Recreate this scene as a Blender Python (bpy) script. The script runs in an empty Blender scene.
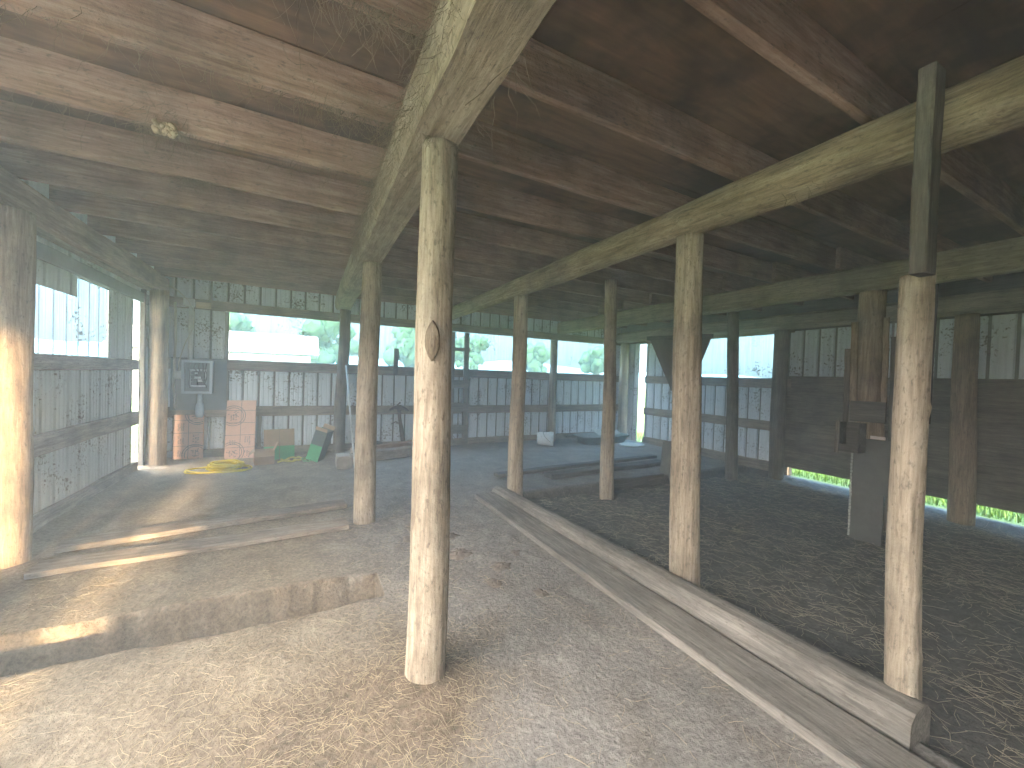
import bpy, math, random
import numpy as np
from mathutils import Vector, Matrix, noise
random.seed(7); rng = np.random.default_rng(7)
C = bpy.context.scene.collection
V = Vector
def nz(x, y, z=0.0): return noise.noise(V((x, y, z)))
def sst(a, b, x):
    t = min(1.0, max(0.0, (x - a) / (b - a))); return t * t * (3 - 2 * t)

# ------------------------------------------------------------------ node helpers
class NT:
    def __init__(s, name):
        s.m = bpy.data.materials.new(name); s.m.use_nodes = True
        s.t = s.m.node_tree; s.t.nodes.clear()
        s.out = s.t.nodes.new('ShaderNodeOutputMaterial')
    def n(s, typ, **kw):
        nd = s.t.nodes.new('ShaderNode' + typ)
        for k, v in kw.items():
            if k in nd.inputs: nd.inputs[k].default_value = v
            else: setattr(nd, k, v)
        return nd
    def l(s, a, b): s.t.links.new(a, b)
    def coords(s, scale=(1, 1, 1), obj=True):
        tc = s.n('TexCoord'); mp = s.n('Mapping'); mp.inputs['Scale'].default_value = scale
        oi = s.n('ObjectInfo')
        add = s.n('VectorMath', operation='ADD')
        mul = s.n('Math', operation='MULTIPLY'); mul.inputs[1].default_value = 37.0
        s.l(oi.outputs['Random'], mul.inputs[0])
        s.l(tc.outputs['Object'], mp.inputs['Vector'])
        s.l(mp.outputs['Vector'], add.inputs[0]); s.l(mul.outputs[0], add.inputs[1])
        return add.outputs[0]
    def noise(s, vec, scale=5, detail=6, rough=.6, dist=0):
        nd = s.n('TexNoise'); nd.inputs['Scale'].default_value = scale; nd.inputs['Detail'].default_value = detail
        nd.inputs['Roughness'].default_value = rough; nd.inputs['Distortion'].default_value = dist
        s.l(vec, nd.inputs['Vector']); return nd.outputs['Fac']
    def ramp(s, fac, stops):
        r = s.n('ValToRGB'); e = r.color_ramp.elements
        while len(e) < len(stops): e.new(.5)
        for el, (p, c) in zip(e, stops):
            el.position = p; el.color = (*c, 1) if not isinstance(c, (int, float)) else (c, c, c, 1)
        s.l(fac, r.inputs['Fac']); return r.outputs['Color']
    def mix(s, fac, a, b, mode='MIX'):
        m = s.n('MixRGB', blend_type=mode)
        for sock, v in ((m.inputs[0], fac), (m.inputs[1], a), (m.inputs[2], b)):
            if hasattr(v, 'node'): s.l(v, sock)
            elif isinstance(v, (int, float)): sock.default_value = v
            else: sock.default_value = (*v, 1)
        return m.outputs[0]
    def bsdf(s, col, rough=.85, bump=None, bstr=.4, bdist=.01, spec=.2, metal=0):
        b = s.n('BsdfPrincipled')
        if hasattr(col, 'node'): s.l(col, b.inputs['Base Color'])
        else: b.inputs['Base Color'].default_value = (*col, 1)
        b.inputs['Roughness'].default_value = rough; b.inputs['Metallic'].default_value = metal
        b.inputs['Specular IOR Level'].default_value = spec
        if bump is not None:
            bp = s.n('Bump'); bp.inputs['Strength'].default_value = bstr; bp.inputs['Distance'].default_value = bdist
            s.l(bump, bp.inputs['Height']); s.l(bp.outputs['Normal'], b.inputs['Normal'])
        s.l(b.outputs[0], s.out.inputs['Surface']); return b

def wood(name, dark, mid, light, axis='x', grain=1.0, speck=.0, rough=.9, bstr=.5, fleck=(.1, .08, .06)):
    t = NT(name)
    st = {'x': (1.2, 16, 16), 'y': (16, 1.2, 16), 'z': (16, 16, 1.2)}[axis]
    g = t.coords(st); o = t.coords((1, 1, 1))
    n1 = t.mix(.45, t.noise(g, 1.6 * grain, 6, .7, .6), t.noise(t.coords(tuple(3.6 * q for q in st)), 1.5 * grain, 5, .7)); n2 = t.noise(o, 2.3, 5, .6)
    col = t.ramp(n1, [(.36, dark), (.50, mid), (.62, light)])
    big = t.ramp(n2, [(.32, .58), (.5, .92), (.7, 1.12)])
    col = t.mix(1.0, col, big, 'MULTIPLY')
    n3 = t.noise(o, 38, 3, .6)
    if speck > 0:
        m = t.ramp(t.noise(t.coords((st[0] * 2.2 + 20, st[1] * 2.2 + 20, st[2] * 2.2 + 20)), 1.0, 4, .65), [(.60 - speck * .1, 0.0), (.70 - speck * .1, .6)])
        col = t.mix(m, col, fleck)
    h = t.mix(.4, n1, n3)
    t.bsdf(col, rough, h, min(1, bstr * 1.4), .015)
    return t.m
M = {}
for ax in 'xyz':
    M['weathered_' + ax] = wood('weathered_' + ax, (.16, .125, .095), (.31, .25, .195), (.44, .37, .29), ax, speck=.3)
    M['greyboard_' + ax] = wood('greyboard_' + ax, (.13, .115, .10), (.24, .215, .19), (.36, .325, .285), ax, speck=.3)
    M['joist_' + ax] = wood('joist_' + ax, (.19, .115, .075), (.34, .22, .155), (.45, .33, .245), ax, grain=.7, speck=.25)
    M['dark_' + ax] = wood('dark_' + ax, (.07, .06, .05), (.13, .115, .10), (.2, .18, .155), ax, speck=.2)
    M['plank_' + ax] = wood('plank_' + ax, (.10, .085, .065), (.2, .17, .135), (.31, .27, .21), ax, speck=.2)
M['beam_y'] = wood('beam_y', (.17, .135, .09), (.33, .27, .19), (.46, .39, .285), 'y', speck=.3)
M['log_z'] = wood('log_z', (.20, .15, .105), (.41, .335, .25), (.55, .475, .37), 'z', grain=.8, speck=.42, bstr=.6)
M['log_y'] = wood('log_y', (.13, .088, .055), (.33, .255, .165), (.48, .395, .28), 'y', grain=.8, speck=.5, bstr=.8)
M['log_brown'] = wood('log_brown', (.18, .12, .075), (.36, .26, .17), (.50, .40, .28), 'z', grain=.8, speck=.35, bstr=.6)
M['log_dark'] = wood('log_dark', (.10, .08, .06), (.2, .165, .125), (.3, .255, .2), 'z', grain=.8, speck=.35, bstr=.6)
M['knot'] = wood('knot', (.16, .11, .07), (.30, .23, .16), (.46, .38, .29), 'z', grain=2.2, speck=.3)
M['newwood'] = wood('newwood', (.5, .38, .24), (.62, .49, .34), (.7, .58, .42), 'x')

def plain(name, col, rough=.6, var=.12, scale=12, metal=0, spec=.4, bstr=.15, dirt=None):
    t = NT(name); o = t.coords()
    n = t.noise(o, scale, 5, .6)
    c = t.mix(1.0, col, t.ramp(n, [(.3, 1 - var), (.7, 1 + var)]), 'MULTIPLY')
    if dirt is not None:
        c = t.mix(t.ramp(t.noise(o, 17, 6, .7), [(.55, 0.0), (.72, .8)]), c, dirt)
    t.bsdf(c, rough, n, bstr, .004, spec, metal); return t.m
M['cardboard'] = plain('cardboard', (.42, .29, .18), .9, .08)
M['cardboard_in'] = plain('cardboard_in', (.26, .17, .10), .9, .1)
M['green_print'] = plain('green_print', (.10, .42, .19), .8, .1)
M['greenbox_side'] = plain('greenbox_side', (.13, .15, .13), .9, .1)
M['yellow_hose'] = plain('yellow_hose', (.80, .62, .03), .45, .08)
M['green_cord'] = plain('green_cord', (.20, .40, .17), .5, .08)
M['yellow_cord'] = plain('yellow_cord', (.62, .55, .12), .5, .08)
M['steel_box'] = plain('steel_box', (.42, .49, .54), .5, .06)
M['steel_cavity'] = plain('steel_cavity', (.13, .16, .18), .6, .15)
M['steel_dark'] = plain('steel_dark', (.05, .065, .08), .6, .1)
M['breaker'] = plain('breaker', (.025, .03, .035), .5, .1)
M['contact'] = plain('contact', (.62, .66, .68), .35, .1, metal=.5)
M['backing_ply'] = plain('backing_ply', (.17, .195, .215), .85, .18, 5)
M['pvc'] = plain('pvc', (.66, .68, .66), .5, .06)
M['white_plastic'] = plain('white_plastic', (.74, .77, .78), .45, .05, dirt=(.25, .22, .18))
M['blue_steel'] = plain('blue_steel', (.40, .50, .60), .5, .06)
M['wire_white'] = plain('wire_white', (.60, .58, .52), .6, .06)
M['black_wire'] = plain('black_wire', (.03, .03, .03), .6, .05)
M['rusty'] = plain('rusty', (.12, .10, .09), .75, .3, metal=.2)
M['trough'] = plain('trough', (.25, .28, .26), .6, .15, dirt=(.12, .10, .08))
M['pale_panel'] = plain('pale_panel', (.55, .56, .52), .7, .1, dirt=(.25, .22, .18))
M['concrete'] = plain('concrete', (.36, .31, .26), .95, .25, 9, bstr=.5)
M['rubber'] = plain('rubber', (.03, .03, .032), .8, .2)
M['fascia'] = plain('fascia', (.24, .26, .27), .8, .15, 6)
M['ply_gusset'] = plain('ply_gusset', (.17, .155, .125), .9, .2, 6)
M['ply_grey'] = plain('ply_grey', (.13, .125, .115), .9, .2, 6, dirt=(.1, .09, .075))
M['ink'] = plain('ink', (.17, .13, .13), .9, .1)
M['foam'] = plain('foam', (.72, .47, .36), .8, .06, 8)
M['web'] = plain('web', (.24, .19, .13), .95, .25, 30)
M['straw'] = plain('straw', (.40, .32, .20), .85, .3, 9)
M['hay_dark'] = plain('hay_dark', (.36, .31, .22), .9, .4, 9)
M['clod'] = plain('clod', (.19, .155, .125), .95, .3, 20, bstr=.6)
M['label_paper'] = plain('label_paper', (.7, .62, .58), .8, .05)

# corrugated white sheet metal with dirt
def metal_mat(name, base, dirt, axis, amount=.0):
    t = NT(name); o = t.coords(); st = t.coords((9, 9, .8))
    n1 = t.noise(st, 1.5, 5, .6); n2 = t.noise(o, 30, 4, .65); n3 = t.noise(o, 2.2, 4, .6)
    c = t.mix(1.0, base, t.ramp(n1, [(.25, .84), (.75, 1.06)]), 'MULTIPLY')
    msk = t.ramp(t.mix(.42, n2, n3), [(.555 - amount, 0.0), (.60 - amount, .9)])
    c = t.mix(msk, c, dirt)
    t.bsdf(c, .45, n2, .08, .004, .4); return t.m
M['metal'] = metal_mat('metal', (.80, .84, .88), (.17, .14, .11), 'x')
M['metal_dirty'] = metal_mat('metal_dirty', (.66, .68, .66), (.24, .20, .16), 'x', .0)

M['groove'] = metal_mat('groove', (.20, .20, .19), (.10, .085, .07), 'x')  # dark colour of the rib channels stands in for the sheets' shadow lines
# clear corrugated plastic, dusty
def pane_mat(name, tint, cloud, clear):
    t = NT(name); o = t.coords(); st = t.coords((14, 14, .6))
    n2 = t.noise(o, 26, 4, .7); n1 = t.noise(st, 1.6, 5, .65); n3 = t.noise(o, 2.0, 3, .5)
    tr = t.n('BsdfTransparent'); t.l(t.mix(1.0, tint, t.ramp(n1, [(.3, .72), (.7, 1.08)]), 'MULTIPLY'), tr.inputs['Color'])
    tl = t.n('BsdfTranslucent'); tl.inputs['Color'].default_value = (*cloud, 1)
    df = t.n('BsdfDiffuse'); df.inputs['Color'].default_value = (.16, .14, .12, 1)
    gl = t.n('BsdfGlossy'); gl.inputs['Roughness'].default_value = .25
    m1 = t.n('MixShader'); t.l(t.ramp(n1, [(.3, max(0, clear - .12)), (.75, min(1, clear + .15))]), m1.inputs[0])
    t.l(tl.outputs[0], m1.inputs[1]); t.l(tr.outputs[0], m1.inputs[2])
    m3 = t.n('MixShader'); m3.inputs[0].default_value = .05; t.l(m1.outputs[0], m3.inputs[1]); t.l(gl.outputs[0], m3.inputs[2])
    m2 = t.n('MixShader'); t.l(t.ramp(t.mix(.4, n2, n3), [(.57, 0.0), (.63, .85)]), m2.inputs[0])
    t.l(m3.outputs[0], m2.inputs[1]); t.l(df.outputs[0], m2.inputs[2])
    t.l(m2.outputs[0], t.out.inputs['Surface']); return t.m
M['pane'] = pane_mat('pane', (.42, .54, .59), (.22, .27, .29), .76)
M['pane_left'] = pane_mat('pane_left', (.36, .46, .53), (.16, .195, .22), .84)

# floor soil
def soil():
    t = NT('soil'); tc = t.n('TexCoord'); o = tc.outputs['Object']
    a = t.n('Attribute', attribute_name='soil'); h = t.n('Attribute', attribute_name='hay'); w = t.n('Attribute', attribute_name='warm')
    n1 = t.noise(o, 3.2, 8, .65, .4); n2 = t.noise(o, 42, 6, .7); n3 = t.noise(o, 11, 5, .7)
    dust = t.ramp(n1, [(.3, (.215, .195, .178)), (.52, (.29, .265, .243)), (.72, (.37, .34, .31))])
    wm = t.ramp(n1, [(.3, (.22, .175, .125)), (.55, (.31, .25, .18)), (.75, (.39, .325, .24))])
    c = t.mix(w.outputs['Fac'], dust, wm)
    brown = t.ramp(n3, [(.3, (.14, .105, .075)), (.7, (.27, .21, .15))])
    c = t.mix(h.outputs['Fac'], c, brown)
    pit = t.ramp(n3, [(.3, (.075, .071, .066)), (.55, (.125, .118, .108)), (.75, (.21, .195, .17))])
    c = t.mix(a.outputs['Fac'], c, pit)
    c = t.mix(1.0, c, t.ramp(n2, [(.35, .62), (.65, 1.2)]), 'MULTIPLY')
    t.bsdf(c, .95, t.mix(.5, n2, n3), .9, .03, .1); return t.m
M['soil'] = soil()
def deck_mat():
    t = NT('deck'); o = t.coords(); g = t.coords((1.2, 9, 9))
    n1 = t.noise(g, 1.5, 6, .6, .5); n2 = t.noise(o, 1.3, 4, .6)
    c = t.ramp(n1, [(.3, (.13, .08, .048)), (.55, (.21, .13, .078)), (.75, (.29, .185, .11))])
    c = t.mix(t.ramp(n2, [(.45, 0.0), (.6, .75)]), c, (.05, .034, .023))
    t.bsdf(c, .9, n1, .3, .01); return t.m
M['deck'] = deck_mat()
def grass_mat():
    t = NT('grass_ground'); tc = t.n('TexCoord'); o = tc.outputs['Object']
    n1 = t.noise(o, .35, 4, .6); n2 = t.noise(o, 14, 5, .7)
    c = t.ramp(n1, [(.3, (.11, .165, .04)), (.55, (.16, .205, .06)), (.72, (.24, .245, .10))])
    c = t.mix(1.0, c, t.ramp(n2, [(.3, .65), (.7, 1.25)]), 'MULTIPLY')
    t.bsdf(c, .9, n2, .6, .04, .1); return t.m
M['grass_ground'] = grass_mat()
M['blade'] = plain('blade', (.12, .235, .035), .6, .3, 9)
M['leaf'] = plain('leaf', (.045, .10, .04), .8, .4, 3, bstr=.8)
M['trunk'] = M['log_dark']
M['hill'] = plain('hill', (.22, .33, .33), .95, .15, .05)  # distance haze is put into the blue-green colour
M['added_yard'] = plain('added_yard', (.30, .265, .22), .95, .2, 3, bstr=.5)
M['shed_white'] = plain('shed_white', (.36, .35, .35), .6, .04)
M['shed_roof'] = plain('shed_roof', (.42, .34, .32), .5, .05)

# ------------------------------------------------------------------ mesh helpers
class MB:
    def __init__(s): s.v = []; s.f = []; s.mi = []; s.sm = []
    def add(s, vs, fs, mi=0, smooth=False):
        b = len(s.v); s.v += [tuple(v) for v in vs]
        for f in fs: s.f.append(tuple(b + i for i in f)); s.mi.append(mi); s.sm.append(smooth)
    def box(s, x0, x1, y0, y1, z0, z1, mi=0, M4=None):
        vs = [V((x, y, z)) for z in (z0, z1) for x, y in ((x0, y0), (x1, y0), (x1, y1), (x0, y1))]
        if M4 is not None: vs = [M4 @ v for v in vs]
        s.add(vs, [(3, 2, 1, 0), (4, 5, 6, 7), (0, 1, 5, 4), (1, 2, 6, 5), (2, 3, 7, 6), (3, 0, 4, 7)], mi); return s
    def loft(s, rings, cap=True, mi=0, smooth=True, closed=True):
        n = len(rings[0]); vs = [p for r in rings for p in r]; fs = []
        for i in range(len(rings) - 1):
            for j in range(n if closed else n - 1):
                k = (j + 1) % n; fs.append((i * n + j, i * n + k, (i + 1) * n + k, (i + 1) * n + j))
        s.add(vs, fs, mi, smooth)
        if cap:
            b = len(s.v) - len(vs)
            s.f += [tuple(b + j for j in range(n - 1, -1, -1)), tuple(b + (len(rings) - 1) * n + j for j in range(n))]
            s.mi += [mi, mi]; s.sm += [False, False]
        return s
    def tube(s, pts, r, seg=8, mi=0, cap=True):
        pts = [V(p) for p in pts]; rings = []; up = None
        rr = r if isinstance(r, (list, tuple)) else [r] * len(pts)
        for i, p in enumerate(pts):
            d = (pts[min(i + 1, len(pts) - 1)] - pts[max(i - 1, 0)]).normalized()
            if up is None: up = V((0, 0, 1)) if abs(d.z) < .9 else V((1, 0, 0))
            a = d.cross(up).normalized(); b = a.cross(d).normalized(); up = b
            rings.append([p + (a * math.cos(2 * math.pi * j / seg) + b * math.sin(2 * math.pi * j / seg)) * rr[i] for j in range(seg)])
        return s.loft(rings, cap, mi)
    def build(s, name, mats, parent=None, origin=None, recalc=True):
        me = bpy.data.meshes.new(name)
        v = np.array(s.v, dtype=float)
        if origin is None:
            lo, hi = v.min(0), v.max(0); origin = ((lo[0] + hi[0]) / 2, (lo[1] + hi[1]) / 2, lo[2])
        origin = np.array(origin, float)
        me.from_pydata([tuple(p) for p in v - origin], [], s.f)
        for m in (mats if isinstance(mats, (list, tuple)) else [mats]): me.materials.append(M[m] if isinstance(m, str) else m)
        me.polygons.foreach_set('material_index', s.mi); me.polygons.foreach_set('use_smooth', s.sm)
        me.update()
        o = bpy.data.objects.new(name, me); C.objects.link(o)
        if parent is not None:
            o.parent = parent; o.location = V(origin) - V(parent.get('_org', (0, 0, 0)))
        else: o.location = origin
        o['_org'] = tuple(origin)
        return o
def tag(o, label=None, cat=None, group=None, kind=None):
    for k, v in (('label', label), ('category', cat), ('group', group), ('kind', kind)):
        if v: o[k] = v
    return o
def thing(name, label, cat, loc, group=None):
    o = bpy.data.objects.new(name, None); C.objects.link(o); o.location = loc; o['_org'] = tuple(loc); o.empty_display_size = .1
    return tag(o, label, cat, group)

def board(mb, a, b, w, h, up=(0, 0, 1), n=10, jit=.004, seed=0, cham=.006, mi=0):
    """rough sawn board from a to b; w across, h along up; centred on the a-b line"""
    a, b = V(a), V(b); d = (b - a).normalized(); up = V(up); side = d.cross(up).normalized(); up = side.cross(d).normalized()
    rings = []; c = cham
    for i in range(n + 1):
        t = i / n; p = a.lerp(b, t); ring = []
        ox = nz(t * 3 + seed, seed * 1.7) * jit * 1.5; oz = nz(seed * .9, t * 3 + seed) * jit * 1.5
        for q, (sx, sz, cx, cz) in enumerate(((-1, -1, c, 0), (1, -1, -c, 0), (1, -1, 0, c), (1, 1, 0, -c), (1, 1, -c, 0), (-1, 1, c, 0), (-1, 1, 0, -c), (-1, -1, 0, c))):
            e = nz(t * 9 + seed * 3.1, q // 2 * 5.3 + seed) * jit
            ring.append(p + side * (sx * w / 2 + cx + ox + sx * e) + up * (sz * h / 2 + cz + oz + sz * e * .6))
        rings.append(ring)
    mb.loft(rings, True, mi, False); return mb

def log(mb, p0, p1, r0, r1, seg=28, rings=40, seed=0, rough=.05, knots=(), bend=.01, groove=(), kmi=0):
    p0, p1 = V(p0), V(p1); d = (p1 - p0); L = d.length; d.normalize()
    up = V((0, 0, 1)) if abs(d.z) < .8 else V((0, 1, 0))
    a = d.cross(up).normalized(); b = d.cross(a).normalized(); out = []
    for i in range(rings + 1):
        t = i / rings; p = p0.lerp(p1, t); r = r0 + (r1 - r0) * t
        p = p + a * nz(t * 2 + seed, seed * 3.3) * bend * 2 + b * nz(seed, t * 2 + seed * 1.3) * bend * 2
        ring = []
        for j in range(seg):
            th = 2 * math.pi * j / seg; ct, sn = math.cos(th), math.sin(th)
            k = 1 + rough * (nz(ct * 1.1 + seed, sn * 1.1, t * L * 1.1) * 1.2 + .4 * nz(ct * 3 + seed, sn * 3, t * L * 5))
            for (kt, kth, ks, kr) in knots:
                dth = (th - kth + math.pi) % (2 * math.pi) - math.pi
                q = ((t - kt) * L / ks) ** 2 + (dth * r / ks) ** 2
                if q < 4: k += kr * math.exp(-q * 2) / r
            for (gth, gw, gd) in groove:
                dth = (th - gth + math.pi) % (2 * math.pi) - math.pi
                k -= gd * math.exp(-(dth / gw) ** 2)
            ring.append(p + (a * ct + b * sn) * (r * k))
        out.append(ring)
    mb.loft(out, True); return mb

def corr(mb, axis, plane, out, u0, u1, z0, z1, period=.229, depth=.028, mi=0, rib_shade=False):
    """ribbed sheet in the plane axis-perpendicular; out=+1/-1 = outward sign; ribs open inwards as channels"""
    prof = []
    k0 = math.floor(u0 / period) - 1
    for k in range(k0, int(u1 / period) + 2):
        c = k * period
        prof += [(c - .026, 0), (c - .015, depth), (c + .015, depth), (c + .026, 0)]
        for m in (period / 3, 2 * period / 3):
            prof += [(c + m - .011, 0), (c + m - .005, depth * .28), (c + m + .005, depth * .28), (c + m + .011, 0)]
    prof = [(u0, 0)] + [p for p in prof if u0 < p[0] < u1] + [(u1, 0)]
    P = lambda u, w, z: (u, plane + out * w, z) if axis == 'x' else (plane + out * w, u, z)
    vs = [P(u, w, z) for z in (z0, z1) for u, w in prof]; n = len(prof)
    fs = [(i, i + 1, n + i + 1, n + i) for i in range(n - 1)]
    dk = [rib_shade and min(prof[i][1], prof[i + 1][1]) > depth * .9 for i in range(n - 1)]
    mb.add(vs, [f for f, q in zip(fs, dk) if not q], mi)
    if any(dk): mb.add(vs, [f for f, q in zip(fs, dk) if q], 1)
    return mb

# ------------------------------------------------------------------ floor
def pit_x(y): return 2.20 + (4.45 - y) / 3.85 * .17
def trench_lips(x):
    far = 3.06 + .05 * sst(.4, -.3, x) - .03 * sst(.2, .5, x) + .02 * nz(x * 3, 4.4) + .012 * nz(x * 17, 1.1)
    near = 2.73 + .03 * nz(x * 1.5, 9.1) + .06 * sst(-.3, -1.3, x) - .03 * sst(.5, 0, x)
    return near, far
def floor_z(x, y, fine=True):
    z = .018 * nz(x * .9, y * .9, 3.3) + .009 * nz(x * 3.1, y * 3.1, 8.1)
    px = pit_x(y); ed = 4.43 + .02 * nz(x * 2, 5)
    pit = sst(px - .02, px + .03, x) * sst(ed + .012, ed - .03, y)
    z -= pit * (.09 + .03 * sst(2.6, 4, x))
    if fine:
        z += (.006 + .012 * pit) * nz(x * 9, y * 9, 1.7) + .004 * nz(x * 23, y * 23, 5.1)
        clod = max(0, nz(x * 6.1 + 4, y * 6.1, 2.2) - .28); z += clod * .05 * (1 if (.7 < x < 1.9 and 2.6 < y < 4.6) else .2)
    nl, fl = trench_lips(x)
    fl2 = fl + .020 * nz(x * 22, y * 22, 7) + .022 * nz(x * 9, y * 9, 3)
    end = sst(.512, .495, x)
    tr = sst(nl - .03, nl + .035, y) * sst(fl2 + .008, fl2 - .03, y) * end
    z -= tr * .30
    z += .035 * math.exp(-((y - nl + .35) / .3) ** 2) * end * sst(.5, -.2, x)
    z += (-.055 - z) * sst(7.25, 7.45, x)
    # straw heap by the middle post and at the near left
    z += .03 * math.exp(-(((x - .5) / .22) ** 2 + ((y - 1.85) / .2) ** 2))
    # dirt bank along the left wall
    z += .05 * sst(-1.7, -2.0, x) * sst(4.4, 4.9, y)
    return z
def grid_axis(parts):
    out = []
    for a, b, s in parts: out += list(np.arange(a, b - 1e-6, s))
    return out + [parts[-1][1]]
xs = grid_axis([(-2.35, -2, .06), (-2, .48, .026), (.48, .53, .006), (.53, 3.2, .026), (3.2, 7.5, .06)])
ys = grid_axis([(-2.35, .3, .1), (.3, 2.9, .026), (2.9, 3.2, .010), (3.2, 5, .026), (5, 8.3, .05)])
nx, ny = len(xs), len(ys)
fv = [(x, y, floor_z(x, y)) for y in ys for x in xs]
ff = [(j * nx + i, j * nx + i + 1, (j + 1) * nx + i + 1, (j + 1) * nx + i) for j in range(ny - 1) for i in range(nx - 1)]
me = bpy.data.meshes.new('floor'); me.from_pydata(fv, [], ff); me.materials.append(M['soil'])
me.polygons.foreach_set('use_smooth', [True] * len(ff))
def attr(name, fn):
    a = me.attributes.new(name, 'FLOAT', 'POINT'); a.data.foreach_set('value', [fn(x, y) for x, y, z in fv])
def hayf(x, y):
    h = math.exp(-(((x - .15) / .55) ** 2 + ((y - 1.75) / .38) ** 2)) + .8 * math.exp(-(((x - .55) / .2) ** 2 + ((y - 1.75) / .25) ** 2))
    h += .55 * max(0, nz(x * 2.2, y * 2.2, 6.6)) * sst(3.2, 1.5, y)
    nl, fl = trench_lips(x)
    if x < .514 and nl - .02 < y < fl + .015: h += .8
    return min(1, max(0, h * 1.1 + .3 * nz(x * 5, y * 5, 2)))
attr('hay', hayf)
attr('soil', lambda x, y: sst(pit_x(y) - .02, pit_x(y) + .04, x) * sst(4.47, 4.42, y))
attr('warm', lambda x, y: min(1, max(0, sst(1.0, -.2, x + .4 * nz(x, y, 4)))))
me.update()
floor = bpy.data.objects.new('floor', me); C.objects.link(floor)
tag(floor, 'bare dirt floor of the barn, with a sunken dark pen at the right and a short trench at the left', 'floor', kind='structure')

# ------------------------------------------------------------------ straw
def straws(name, pts, mat, lmin, lmax, r, label, cat):
    mb = MB()
    for (x, y) in pts:
        L = random.uniform(lmin, lmax) * random.choice((.5, .8, 1)); a = random.uniform(0, 2 * math.pi); bnd = random.uniform(-.5, .5)
        p = []; cx, cy = x, y
        for i in range(3):
            p.append(V((cx, cy, floor_z(cx, cy) + r * .6 + random.uniform(0, .012)))); cx += math.cos(a) * L / 2; cy += math.sin(a) * L / 2; a += bnd
        mb.tube(p, r * random.uniform(.6, 1.2), 3, cap=False)
    return tag(mb.build(name, mat, origin=(0, 0, 0)), label, cat, kind='stuff')
def scatter(n, fn):
    out = []
    while len(out) < n:
        x, y = random.uniform(-1.8, 7.3), random.uniform(.25, 7.9)
        if random.random() < fn(x, y): out.append((x, y))
    return out
def dfloor(x, y):
    if x > pit_x(y) - .42 and y < 4.5: return 0
    nl, fl = trench_lips(x)
    if x < .55 and nl - .05 < y < fl + .06: return .0
    d = .10 + .25 * max(0, nz(x * 1.7, y * 1.7, 9))
    if x < .7: d += .10
    d += 1.3 * hayf(x, y) if y < 2.6 else 0
    if .7 < x < 1.5 and 2.6 < y < 4.4: d += .10
    return min(1, d * (.4 if y > 4.6 else 1) * (.5 if x > 1 else 1))
straws('straw_litter', scatter(9000, dfloor), 'straw', .025, .11, .0009, 'loose pale straw scattered over the grey dirt floor', 'straw')
def dpit(x, y):
    if x < pit_x(y) + .06 or y > 4.35: return 0
    return .5 + .5 * nz(x * 1.3, y * 1.3, 2)
straws('hay_litter', scatter(7000, dpit), 'hay_dark', .05, .2, .0014, 'trampled hay matted over the dark floor of the sunken pen', 'hay')

# ------------------------------------------------------------------ walls
XL, XR, YB, YF = -2.06, 7.52, 8.08, -2.2
ZT = 3.09
def girt(parent, a, b, w, h, mat, name='girt', seed=0):
    return board(MB(), a, b, w, h, (0, 0, 1), 24, .006, seed, .008).build(name, mat, parent)
# back wall
mb = MB()
corr(mb, 'x', YB, 1, XL, XR, -.15, 1.63, rib_shade=True); corr(mb, 'x', YB, 1, XL, -1.12, 1.63, 2.42, rib_shade=True); corr(mb, 'x', YB, 1, 7.14, XR, 1.63, 2.42, rib_shade=True); corr(mb, 'x', YB, 1, XL, XR, 2.42, ZT, rib_shade=True)
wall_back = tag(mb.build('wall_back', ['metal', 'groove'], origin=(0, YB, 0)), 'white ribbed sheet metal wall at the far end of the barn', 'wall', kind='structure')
for i, (z, h) in enumerate(((.76, .17), (1.535, .17), (2.50, .16), (.05, .17))):
    girt(wall_back, (XL + .02, YB - .03, z), (XR - .03, YB - .03, z), .045, h, 'weathered_x', seed=3 + i)
for i, (x, z0, z1) in enumerate(((-1.13, .85, 1.44), (-.66, .02, .67), (-1.15, 1.63, 2.41), (7.16, 1.63, 2.41))):
    board(MB(), (x, YB - .03, z0), (x, YB - .03, z1), .05, .045, (0, 1, 0), 8, .004, 30 + i).build('stud', 'greyboard_z', wall_back)
for i, (a, b) in enumerate(((-1.11, 2.9), (2.905, 7.135))):
    w = tag(corr(MB(), 'x', YB - .001, 1, a, b, 1.615, 2.425, depth=.016).build('window_%d' % (i + 2), 'pane', origin=(a, YB, 1.62)),
        'long clear ribbed plastic window strip in the back wall, %s' % ('left half' if i == 0 else 'right half'), 'window', kind='structure')
    w.data.transform(Matrix.Translation((0, 0, 0)))
# left wall
mb = MB()
corr(mb, 'y', XL, -1, 4.05, 7.15, -.15, 1.57, rib_shade=True); corr(mb, 'y', XL, -1, 6.38, 7.15, 1.57, 2.36, rib_shade=True); corr(mb, 'y', XL, -1, 4.05, 7.15, 2.36, ZT, rib_shade=True); corr(mb, 'y', XL, -1, 7.38, YB, -.15, ZT, rib_shade=True); corr(mb, 'y', XL, -1, 7.15, 7.38, 2.42, ZT, rib_shade=True); corr(mb, 'y', XL, -1, 2.4, 4.05, -.15, 2.36, rib_shade=True); corr(mb, 'y', XL, -1, YF, 2.4, -.15, 1.45, rib_shade=True); corr(mb, 'y', XL, -1, YF, 4.05, 2.55, ZT, rib_shade=True); corr(mb, 'y', XL, -1, 2.4, 4.05, 2.36, 2.55, rib_shade=True)  # half wall below the unseen near opening added to keep light off the floor
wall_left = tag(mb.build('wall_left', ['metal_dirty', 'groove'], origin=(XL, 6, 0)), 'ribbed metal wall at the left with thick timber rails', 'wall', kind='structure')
for i, (z, h, w) in enumerate(((1.49, .14, .06), (.77, .18, .06), (.09, .16, .06))):
    girt(wall_left, (XL + .035, 4.1, z), (XL + .035, 7.15, z), w, h, 'weathered_y', seed=10 + i)
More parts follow.
